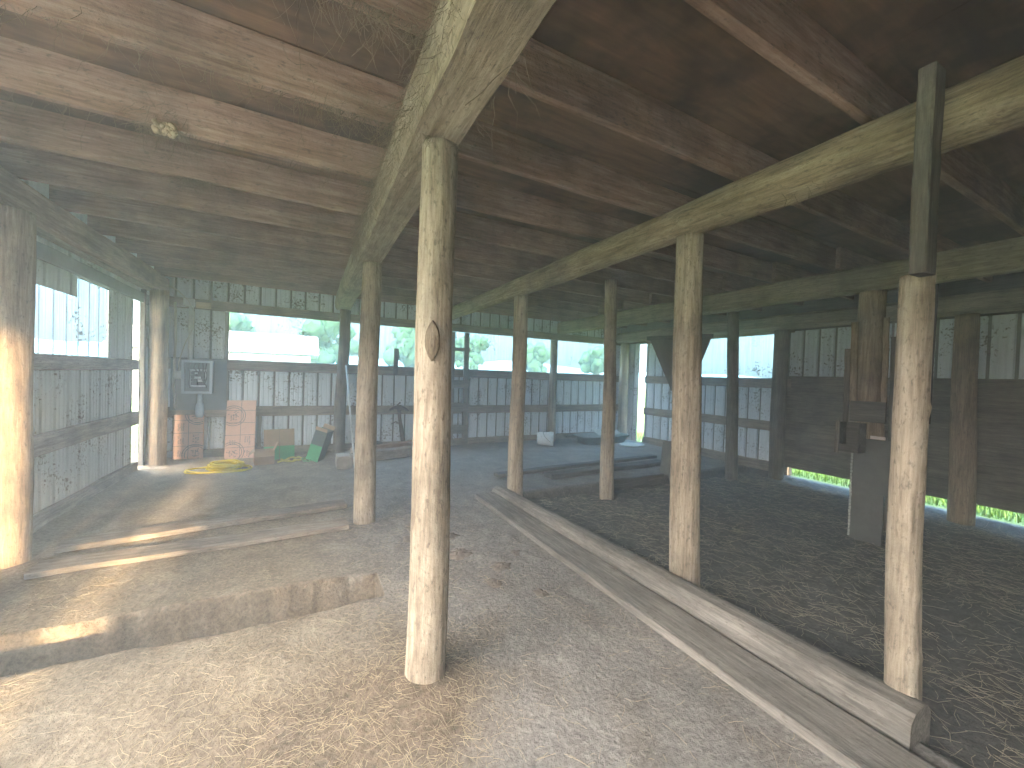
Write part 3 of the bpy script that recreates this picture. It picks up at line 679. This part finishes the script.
# ------------------------------------------------------------------ pink foam sheets with printed grid and ring stamp
def foam_sheet(label, x0, x1, h, yb, yt, zb, seed, circ):
    t = thing('foam_board', label, 'foam board', ((x0 + x1) / 2, yb, zb))
    ang = math.atan2(yt - yb, h); L = math.hypot(h, yt - yb)
    M4 = Matrix.Translation((x0, yb, zb)) @ Matrix.Rotation(-ang, 4, 'X'); w = x1 - x0
    mb = MB(); mb.box(0, w, 0, .035, 0, L, 0, M4); mb.build('sheet', 'foam', t)
    mb = MB(); e = .0015
    def ln(a, b, c, d): mb.box(a, b, -e, -.0003, c, d, 0, M4)
    for k in range(1, 6):
        if k * .205 < L - .02: ln(0, w, k * .205 - .003, k * .205 + .003)
    ln(w * .5 - .003, w * .5 + .003, 0, L)
    for cx, cz, r in circ:
        for rr in (r, r * .82):
            for k in range(40):
                a0, a1 = 2 * math.pi * k / 40, 2 * math.pi * (k + 1) / 40
                p = [(cx + math.cos(a) * q, cz + math.sin(a) * q) for a, q in ((a0, rr), (a1, rr), (a1, rr - .009), (a0, rr - .009))]
                if all(0 < x < w and 0 < z < L for x, z in p): mb.add([M4 @ V((x, -e, z)) for x, z in p], [(0, 1, 2, 3)])
        for k in range(9):
            xx, zz_ = cx + random.uniform(-.4, .4) * r, cz + random.uniform(-.45, .45) * r
            if .03 < xx < w - .05: ln(xx - .012, xx + .012, zz_ - .004, zz_ + .004)
    rr = random.Random(seed)
    for cx in (.25, .75):
        for row in range(int(L / .205)):
            if rr.random() < .65:
                for q in range(rr.randint(4, 7)):
                    for c2 in (-.03, .0, .03):
                        if rr.random() < .75:
                            xx = w * cx + c2 + rr.uniform(-.004, .004); z_ = row * .205 + .045 + q * .02
                            if z_ < L - .02: ln(xx - .009, xx + .009, z_, z_ + rr.uniform(.006, .012))
    mb.build('print', 'ink', t); return t
foam_sheet('pink foam insulation board with printed grid standing low in the far left corner', -1.80, -1.42, .70, 7.93, 7.97, .02, 3, [(.28, .06, .17), (.30, .70, .16)])
foam_sheet('taller pink foam insulation board leaning on the back wall, beside the cardboard boxes', -1.12, -.71, .97, 7.80, 8.0, -.02, 5, [(.10, .73, .17), (.10, .13, .17)])

# ------------------------------------------------------------------ hose, boxes, cords
t = thing('hose_coil', 'coiled bright yellow hose on the dirt by the foam board', 'hose', (-1.02, 7.02, 0))
z0 = floor_z(-1.0, 7.0, False)
mb = MB(); pts = []
for k in range(260):
    a = k * .19; lay = k / 260; r = .155 + .06 * math.sin(k * .37) * .4 + .03 * ((k // 33) % 3)
    pts.append((-.98 + r * math.cos(a) * 1.1, 7.03 + r * math.sin(a), z0 + .018 + lay * .085 + .004 * math.sin(k * .8)))
mb.tube(pts, .0125, 7); mb.build('coil', 'yellow_hose', t)
mb = MB(); pts = []
for k in range(90):
    a = k * .15 + 1; r = .25 + .04 * math.sin(k * .21) + .0007 * k; pts.append((-1.08 + r * math.cos(a) * 1.35, 6.98 + r * .72 * math.sin(a), floor_z(-1.1 + r * math.cos(a) * 1.35, 6.98 + r * .7 * math.sin(a), False) + .016 + .006 * math.sin(k * .5) + .006))
mb.tube(pts, .0105, 6); mb.build('loose_loop', 'yellow_hose', t)
t = thing('cardboard_box', 'small open brown cardboard box between the foam board and the flattened carton', 'box', (-.55, 7.3, 0))
zf_ = floor_z(-.55, 7.3, False) + .004
M4 = Matrix.Translation((-.53, 7.30, zf_)) @ Matrix.Rotation(.12, 4, 'Z')
mb = MB(); w, d, h, th = .135, .11, .21, .006
for (a, b, c, e) in ((-w, w, -d, -d + th), (-w, w, d - th, d), (-w, -w + th, -d + th, d - th), (w - th, w, -d + th, d - th)): mb.box(a, b, c, e, 0, h, 0, M4)
mb.box(-w + th, w - th, -d + th, d - th, 0, th, 0, M4); mb.build('carton', 'cardboard', t)
def flap(hinge, sx, sy, axis, ang, name='flap'):
    mb = MB(); m = M4 @ Matrix.Translation(hinge) @ Matrix.Rotation(ang, 4, axis); mb.box(0 if sx > 0 and axis == 'Y' else -abs(sx) / 2 if axis == 'X' else sx, sx if axis == 'Y' and sx > 0 else abs(sx) / 2 if axis == 'X' else 0, min(0, sy) if axis == 'X' else -abs(sy) / 2, max(0, sy) if axis == 'X' else abs(sy) / 2, 0, .005, 0, m); return mb.build(name, 'cardboard', t)
flap((0, -d, h), .26, -.10, 'X', .9); flap((w, 0, h), .13, .2, 'Y', -1.15); flap((-w, 0, h), -.08, .2, 'Y', -.7)
t = thing('flattened_carton', 'flat brown carton with a green lower half leaning on the back wall', 'carton', (-.3, 7.6, 0))
M4 = Matrix.Translation((-.33, 7.55, floor_z(-.3, 7.55, False))) @ Matrix.Rotation(.14, 4, 'Z') @ Matrix.Rotation(-.22, 4, 'X')
mb = MB(); mb.box(-.22, .22, 0, .03, .22, .50, 0, M4); mb.box(-.22, .22, 0, .03, .0, .22, 1, M4); mb.box(-.003, .003, -.002, -.0005, .0, .5, 2, M4); mb.build('panel', ['cardboard', 'green_print', 'cardboard_in'], t)
t = thing('green_box', 'tall green box tilted against the log post at the back wall', 'box', (.25, 7.2, 0))
M4 = Matrix.Translation((.19, 7.22, floor_z(.2, 7.2, False) + .03)) @ Matrix.Rotation(-.42, 4, 'Z') @ Matrix.Rotation(.30, 4, 'Y')
mb = MB(); w, d, h = .095, .14, .50
mb.box(-w, w, -d, -d + .006, 0, .26, 0, M4); mb.box(-w, w, -d, -d + .006, .26, h, 1, M4); mb.box(-w, w, d - .006, d, 0, h, 2, M4); mb.box(-w, -w + .006, -d + .006, d - .006, 0, h, 0, M4); mb.box(w - .006, w, -d + .006, d - .006, 0, h, 2, M4); mb.box(-w + .006, w - .006, -d + .006, d - .006, 0, .006, 2, M4)
mb.build('carton', ['green_print', 'greenbox_side', 'greenbox_side'], t)
for sgn, a in ((-1, .5), (1, -.35)):
    mb = MB(); m = M4 @ Matrix.Translation((0, sgn * d, h)) @ Matrix.Rotation(a, 4, 'X'); mb.box(-w, w, -.002, .002, 0, .07, 0, m); mb.build('flap', 'cardboard', t)
def cord(label, pts, mat, r=.011, name='extension_cord'):
    P = []
    for k in range(len(pts) - 1):
        for q in range(6):
            f = q / 6; f = f * f * (3 - 2 * f); x = pts[k][0] * (1 - q / 6) + pts[k + 1][0] * q / 6; y = pts[k][1] * (1 - f) + pts[k + 1][1] * f
            P.append((x, y, floor_z(x, y, False) + r + .008 + .03 * (math.sin(k * 2.1 + q) * .5 + .5)))
    mb = MB(); mb.tube(P, r, 7); return tag(mb.build(name, mat), label, 'cord')
cord('yellowish cord lying in front of the flattened carton', [(-.34, 7.16), (-.1, 7.22), (.05, 7.32), (-.1, 7.42), (-.3, 7.34), (-.16, 7.2), (.02, 7.18)], 'yellow_cord', .013)
cord('green cord tangled before the tilted green box', [(-.22, 7.40), (-.06, 7.47), (.08, 7.36), (-.02, 7.24), (.05, 7.12), (.14, 7.08)], 'green_cord', .012)
# pole, ladder, pump, stub, bucket, trough, tub
mb = MB(); mb.tube([(.72, 6.36, floor_z(.72, 6.36, False)), (.665, 7.7, 1.60)], .013, 8); tag(mb.build('pole', 'white_plastic'), 'thin white pole leaning against the post at the back wall', 'pole')
t = thing('wooden_ladder', 'upright ladder-like wooden pallet frame against the back wall', 'pallet', (2.93, 7.93, 0))
for i, x in enumerate((2.76, 3.08)): board(MB(), (x, 7.965, -.03), (x, 7.99, 2.40), .11, .05, (0, 1, 0), 16, .007, 90 + i).build('stile', 'greyboard_z', t)
for i, (z, h) in enumerate(((2.04, .08), (1.30, .17), (.82, .19), (.34, .19), (.05, .14))): board(MB(), (2.70, 7.925, z), (3.14, 7.925, z), .024, h, (0, 0, 1), 6, .008, 93 + i).build('rung', 'greyboard_x', t)
mb = board(MB(), (1.60, YB - .075, 1.46), (1.61, YB - .075, 1.98), .09, .035, (0, 1, 0), 8, .005, 99); tag(mb.build('board_stub', 'dark_z'), 'short board end sticking up before the window, between two log posts', 'board')
t = thing('hand_pump', 'dark metal standpipe with a lever by the back wall', 'standpipe', (1.65, 7.7, 0))
mb = MB(); mb.tube([(1.76, 7.78, .0), (1.72, 7.78, .3), (1.66, 7.78, .62), (1.65, 7.78, .78)], [.045, .045, .03, .035], 10); mb.build('pipe', 'rusty', t)
mb = MB(); mb.tube([(1.46, 7.76, .78), (1.55, 7.76, .83), (1.66, 7.76, .84), (1.76, 7.76, .80), (1.82, 7.76, .76)], [.02, .03, .045, .03, .018], 8); mb.build('head', 'rusty', t)
mb = MB(); mb.tube([(1.50, 7.74, .52), (1.58, 7.74, .56), (1.68, 7.75, .50)], .014, 6); mb.build('side_arm', 'rusty', t)
mb = MB(); mb.tube([(1.62, 7.74, .76), (1.60, 7.74, .88), (1.66, 7.74, .93)], .014, 6); mb.build('lever', 'rusty', t)
mb = MB(); mb.tube([(1.18, 7.84, -.01), (1.18, 7.84, .16), (1.18, 7.84, .165), (1.18, 7.84, .02)], [.16, .19, .175, .15], 20); tag(mb.build('rubber_tub', 'rubber'), 'low black rubber tub behind the stacked timbers', 'tub')
# bucket on its side
t = thing('bucket', 'white plastic bucket lying on its side near the back wall', 'bucket', (4.72, 7.3, 0))
zf_ = floor_z(4.7, 7.3, False); ax = V((.80, -.55, 0)).normalized(); c0 = V((4.57, 7.40, zf_ + .165))
prof = [(0, .128), (.03, .132), (.26, .15), (.27, .16), (.30, .16), (.31, .152), (.36, .155), (.36, .146), (.05, .125)]
sd = ax.cross(V((0, 0, 1))).normalized()
mb = MB(); mb.loft([[c0 + ax * a + (sd * math.cos(q) + V((0, 0, 1)) * math.sin(q)) * r for q in [2 * math.pi * j / 24 for j in range(24)]] for a, r in prof]); mb.build('pail', 'white_plastic', t)
mb = MB(); mb.tube([c0 + ax * .30 + (sd * math.cos(q) + V((0, 0, 1)) * math.sin(q)) * .168 - ax * .16 * math.sin((q + .3) / 2.6 * math.pi) for q in [-.3 + 2.6 * j / 14 for j in range(15)]], .004, 6); mb.build('handle', 'black_wire', t)
# trough with panels lying in it
t = thing('feed_trough', 'long shallow grey trough by the far right corner with pale panels in it', 'trough', (6.35, 7.45, 0))
zf_ = floor_z(6.4, 7.4, False)
def rr_ring(cx, cy, hx, hy, z, n=36, p=4): 
    out = []
    for j in range(n):
        a = 2 * math.pi * j / n; c, s_ = math.cos(a), math.sin(a)
        out.append(V((cx + hx * math.copysign(abs(c) ** (2 / p), c), cy + hy * math.copysign(abs(s_) ** (2 / p), s_), z)))
    return out
cx, cy = 6.32, 7.30
mb = MB(); mb.loft([rr_ring(cx, cy, .60, .22, zf_ + .005), rr_ring(cx, cy, .66, .27, zf_ + .15), rr_ring(cx, cy, .72, .31, zf_ + .16), rr_ring(cx, cy, .72, .31, zf_ + .195), rr_ring(cx, cy, .66, .27, zf_ + .195), rr_ring(cx, cy, .60, .22, zf_ + .05)]); mb.build('basin', 'trough', t)
mb = MB(); m = Matrix.Translation((6.38, 7.28, zf_ + .24)) @ Matrix.Rotation(.40, 4, 'X') @ Matrix.Rotation(.1, 4, 'Y'); mb.box(-.33, .0, -.15, .15, 0, .014, 0, m); tag(mb.build('sheet_offcut', 'pale_panel'), 'pale sheet offcut lying tilted on the grey trough, left one of two', 'sheet')
mb = MB(); m = Matrix.Translation((6.44, 7.34, zf_ + .255)) @ Matrix.Rotation(.5, 4, 'X') @ Matrix.Rotation(-.06, 4, 'Y'); mb.box(.02, .36, -.15, .15, 0, .014, 0, m); tag(mb.build('sheet_offcut', 'pale_panel'), 'pale sheet offcut lying tilted on the grey trough, right one of two', 'sheet')
plank((5.55, 7.72, .10), (7.0, 7.80, .12), .12, .03, 'greyboard_x', 'narrow board lying behind the grey trough', seed=71)
mb = MB(); c = (6.72, 6.72); zc = floor_z(*c, False) + .006  # flat pale oval disc with a raised rim
mb.loft([[V((c[0] + r * math.cos(q), c[1] + r * .8 * math.sin(q), zc + z)) for q in [2 * math.pi * j / 28 for j in range(28)]] for r, z in ((.30, 0), (.32, .012), (.31, .026), (.27, .03), (.26, .022))])
tag(mb.build('pale_disc', 'pale_panel'), 'pale round disc lying on the dirt before the bright gap at the far right', 'disc')
# dung clods by the middle walkway
clods = [(1.05, 3.78, .12), (.98, 3.25, .13), (1.17, 3.08, .09), (1.25, 2.55, .06), (1.40, 2.74, .07), (1.3, 4.25, .08), (1.5, 2.3, .05), (.84, 2.92, .08), (1.22, 3.45, .07), (1.62, 2.9, .05), (.9, 3.55, .07)]
for i, (x, y, s) in enumerate(clods):
    mb = MB(); rings = []
    for e in np.linspace(-.25, 1.5, 7):
        rings.append([V((x + math.cos(a) * math.cos(e) * s * (1.1 + .6 * nz(math.cos(a) * 1.5 + i, math.sin(a) * 1.5, e) + .5 * nz(math.cos(a) * 5 + i, math.sin(a) * 5, e * 4)), y + math.sin(a) * math.cos(e) * s * (1.2 + .7 * nz(math.sin(a) * 1.5, i * 3.3, e)), floor_z(x, y, False) - .004 + math.sin(e) * s * .24 * (1 + .9 * nz(math.cos(a) * 4, math.sin(a) * 4, e * 3 + i)))) for a in [2 * math.pi * j / 26 for j in range(26)]])
    mb.loft(rings); tag(mb.build('dirt_clump', 'clod'), 'crumbly brown dirt clump on the grey path right of the foreground post', 'clump', 'dirt clumps on the path')

# ------------------------------------------------------------------ outdoors
mb = MB(); a, b, c, d = -2.36, 7.495, -2.36, 8.31; B = 150
for (x0, x1, y0, y1) in ((-B, a, -B, B), (b, B, -B, B), (a, b, -B, c), (a, b, d, B)): mb.add([(x0, y0, -.06), (x1, y0, -.06), (x1, y1, -.06), (x0, y1, -.06)], [(0, 1, 2, 3)])
tag(mb.build('ground', 'grass_ground', origin=(0, 0, -.06)), 'sunlit green grass field outside the barn', 'ground', kind='structure')
mb = MB(); mb.box(-13, -2.37, -10, 5.2, -.058, -.03); tag(mb.build('added_yard', 'added_yard'), 'unseen gravel yard added outside the left opening to bounce neutral light', 'added_yard', kind='structure')
mb = MB()
def blades(n, px, h0, h1):
    for _ in range(n):
        x, y = px(); h = random.uniform(h0, h1); a = random.uniform(0, 6.28); w = .006; l = random.uniform(-.5, .5) * h
        c, s = math.cos(a) * w, math.sin(a) * w; k, m = math.cos(a + 1.5) * l, math.sin(a + 1.5) * l
        mb.add([(x - c, y - s, -.07), (x + c, y + s, -.07), (x + c * .7 + k * .4, y + s * .7 + m * .4, -.07 + h * .6), (x - c * .7 + k * .4, y - s * .7 + m * .4, -.07 + h * .6), (x + k, y + m, -.07 + h)], [(0, 1, 2, 3), (3, 2, 4)])
blades(5000, lambda: (random.uniform(7.58, 8.9), random.uniform(.6, 4.2)), .05, .16)
blades(1500, lambda: (random.uniform(-4.2, -2.25), random.uniform(7.2, 10.5)), .06, .2)
blades(600, lambda: (random.uniform(7.6, 9), random.uniform(7.0, 8.6)), .06, .2)
tag(mb.build('grass', 'blade', origin=(0, 0, -.06)), 'bright green grass growing along the outside of the walls', 'grass', kind='stuff')
def tree(x, y, h, label, low=.36):
    t = thing('tree', label, 'tree', (x, y, -.06), 'trees beyond the back wall')
    mb = MB(); log(mb, (x, y, -.1), (x + .2, y, h * .5), h * .03, h * .018, 10, 10, x); mb.build('trunk', 'trunk', t)
    mb = MB()
    for k in range(34):
        c = V((x + random.gauss(0, h * .15), y + random.gauss(0, h * .15), h * random.uniform(low, .9))); s = h * random.uniform(.06, .13)
        rings = [[c + V((math.cos(a) * math.cos(e), math.sin(a) * math.cos(e), math.sin(e))) * s * (1 + .75 * nz(math.cos(a) * 2.4 + k, math.sin(a) * 2.4, e * 2.4 + x)) for a in [2 * math.pi * j / 14 for j in range(14)]] for e in np.linspace(-1.5, 1.5, 9)]
        mb.loft(rings)
    mb.build('crown', 'leaf', t)
for x, y, h, l in ((-6, 46, 7, 'leafy tree behind the white shed, seen through the left end of the back window'), (2, 52, 8, 'leafy tree to the right of the white shed, seen through the back window'), (14, 60, 9, 'leafy tree seen through the middle of the back window'),
                   (24, 62, 8, 'leafy tree seen through the right part of the back window'), (33, 55, 7, 'leafy tree seen past the post in the back window'), (42, 50, 7, 'leafy tree furthest right through the back window')): tree(x, y, h, l)
mb = MB(); rings = []
for j in range(60):
    x = -140 + j * 6; hh = 5.5 + 3.5 * nz(j * .13, 2.2) + 1 * nz(j * .6, 5)
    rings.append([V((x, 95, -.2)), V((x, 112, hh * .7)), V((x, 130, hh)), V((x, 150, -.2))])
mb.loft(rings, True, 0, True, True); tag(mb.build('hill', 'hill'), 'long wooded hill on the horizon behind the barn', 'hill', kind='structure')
t = thing('shed', 'white low shed seen through the left part of the back window', 'building', (-6, 26, -.06))
mb = MB(); mb.box(-7.5, .3, 24, 29, -.06, 2.3); mb.build('wall', 'shed_white', t)
mb = MB(); mb.add([(-7.9, 23.6, 2.3), (.7, 23.6, 2.3), (.7, 26.5, 3.5), (-7.9, 26.5, 3.5), (.7, 29.4, 2.3), (-7.9, 29.4, 2.3)], [(0, 1, 2, 3), (3, 2, 4, 5), (0, 3, 5), (1, 4, 2), (0, 5, 4, 1)]); mb.build('roof', 'shed_roof', t)
mb = MB(); mb.box(-5.5, -4.2, 23.96, 23.995, .9, 1.7); mb.build('window', 'steel_dark', t)

# ------------------------------------------------------------------ haze volume standing in for lens veiling glare
HAZE = .038
if HAZE > 0:
    t = NT('glare_air'); vs = t.n('VolumeScatter'); vs.inputs['Color'].default_value = (.86, .95, 1, 1); vs.inputs['Density'].default_value = HAZE; vs.inputs['Anisotropy'].default_value = .35
    t.l(vs.outputs[0], t.out.inputs['Volume'])
    mb = MB(); mb.box(-2.2, 7.66, -2.3, 8.2, -.5, 3.2); o = mb.build('glare_haze', t.m, origin=(0, 0, 0))
    tag(o, 'faint bluish haze filling the barn, added to stand in for lens glare', 'haze', kind='stuff')

# ------------------------------------------------------------------ light
sc = bpy.context.scene
w = bpy.data.worlds.new('World'); sc.world = w; w.use_nodes = True; nt = w.node_tree; nt.nodes.clear()
out = nt.nodes.new('ShaderNodeOutputWorld'); bg = nt.nodes.new('ShaderNodeBackground')
tc = nt.nodes.new('ShaderNodeTexCoord'); sep = nt.nodes.new('ShaderNodeSeparateXYZ'); nt.links.new(tc.outputs['Generated'], sep.inputs[0])
rp = nt.nodes.new('ShaderNodeValToRGB'); e = rp.color_ramp.elements
e[0].position = 0; e[0].color = (.80, .92, .98, 1); e[1].position = .5; e[1].color = (.30, .58, .92, 1)
x = e.new(.12); x.color = (.55, .80, .95, 1)
nt.links.new(sep.outputs['Z'], rp.inputs[0])
dt = nt.nodes.new('ShaderNodeVectorMath'); dt.operation = 'DOT_PRODUCT'; nt.links.new(tc.outputs['Generated'], dt.inputs[0]); dt.inputs[1].default_value = V((-.85, -.45, .3)).normalized()
mr = nt.nodes.new('ShaderNodeMapRange'); mr.interpolation_type = 'SMOOTHSTEP'; mr.inputs['From Min'].default_value = -.1; mr.inputs['From Max'].default_value = .95
SKY_LO, SKY_HI = 2.5, 6.0  # sky boosted behind-left and overhead as added fill for the interior
mr.inputs['To Min'].default_value = SKY_LO; mr.inputs['To Max'].default_value = SKY_HI
nt.links.new(dt.outputs['Value'], mr.inputs['Value'])
# whiter sky toward the left opening, part of the added fill
mx = nt.nodes.new('ShaderNodeMixRGB'); mr2 = nt.nodes.new('ShaderNodeMapRange'); mr2.inputs['From Min'].default_value = .0; mr2.inputs['From Max'].default_value = .9
nt.links.new(dt.outputs['Value'], mr2.inputs['Value']); nt.links.new(mr2.outputs[0], mx.inputs[0]); nt.links.new(rp.outputs[0], mx.inputs[1]); mx.inputs[2].default_value = (1, .965, .91, 1)
zm = nt.nodes.new('ShaderNodeMapRange'); zm.inputs['From Min'].default_value = .02; zm.inputs['From Max'].default_value = .8; zm.inputs['To Min'].default_value = .42; zm.inputs['To Max'].default_value = 6.0
nt.links.new(sep.outputs['Z'], zm.inputs['Value']); ml = nt.nodes.new('ShaderNodeMath'); ml.operation = 'MULTIPLY'; nt.links.new(mr.outputs[0], ml.inputs[0]); nt.links.new(zm.outputs[0], ml.inputs[1])
nt.links.new(mx.outputs[0], bg.inputs[0]); nt.links.new(ml.outputs[0], bg.inputs[1]); nt.links.new(bg.outputs[0], out.inputs[0])
sun = bpy.data.lights.new('sun', 'SUN'); sun.energy = 15; sun.angle = math.radians(2.2); sun.color = (1, .80, .50)
so = bpy.data.objects.new('sun', sun); C.objects.link(so)
el = math.radians(12.2); d = V((-.012, math.cos(el), -math.sin(el))); so.rotation_euler = d.to_track_quat('-Z', 'Y').to_euler(); so.location = (-1, -20, 8)

# ------------------------------------------------------------------ camera
F = 395.0; yaw, pitch, roll = math.radians(27.8), math.radians(-1.075), math.radians(1.89)
f = V((math.sin(yaw) * math.cos(pitch), math.cos(yaw) * math.cos(pitch), math.sin(pitch))); r = V((math.cos(yaw), -math.sin(yaw), 0)); u = r.cross(f)
r2 = r * math.cos(roll) + u * math.sin(roll); u2 = -r * math.sin(roll) + u * math.cos(roll)
cd = bpy.data.cameras.new('camera'); cam = bpy.data.objects.new('camera', cd); C.objects.link(cam)
cd.sensor_fit = 'HORIZONTAL'; cd.sensor_width = 36; cd.lens = F / 1024 * 36; cd.clip_start = .02; cd.clip_end = 500
m = Matrix((r2, u2, -f)).transposed().to_4x4(); m.translation = V((0, 0, 1.5)); cam.matrix_world = m
sc.camera = cam
vs_ = sc.view_settings; sc.display_settings.display_device = 'sRGB'; vs_.view_transform = 'Standard'; vs_.look = 'None'; vs_.gamma = 1; vs_.use_curve_mapping = False
vs_.exposure = 1.08
cy_ = sc.cycles
cy_.use_denoising = True
try: cy_.denoiser = 'OPENIMAGEDENOISE'
except Exception: pass
cy_.max_bounces = 8; cy_.diffuse_bounces = 5; cy_.transmission_bounces = 4; cy_.transparent_max_bounces = 12; cy_.volume_bounces = 1; cy_.sample_clamp_indirect = 6; cy_.caustics_reflective = False; cy_.caustics_refractive = False
for o in bpy.data.objects:
    if '_org' in o: del o['_org']
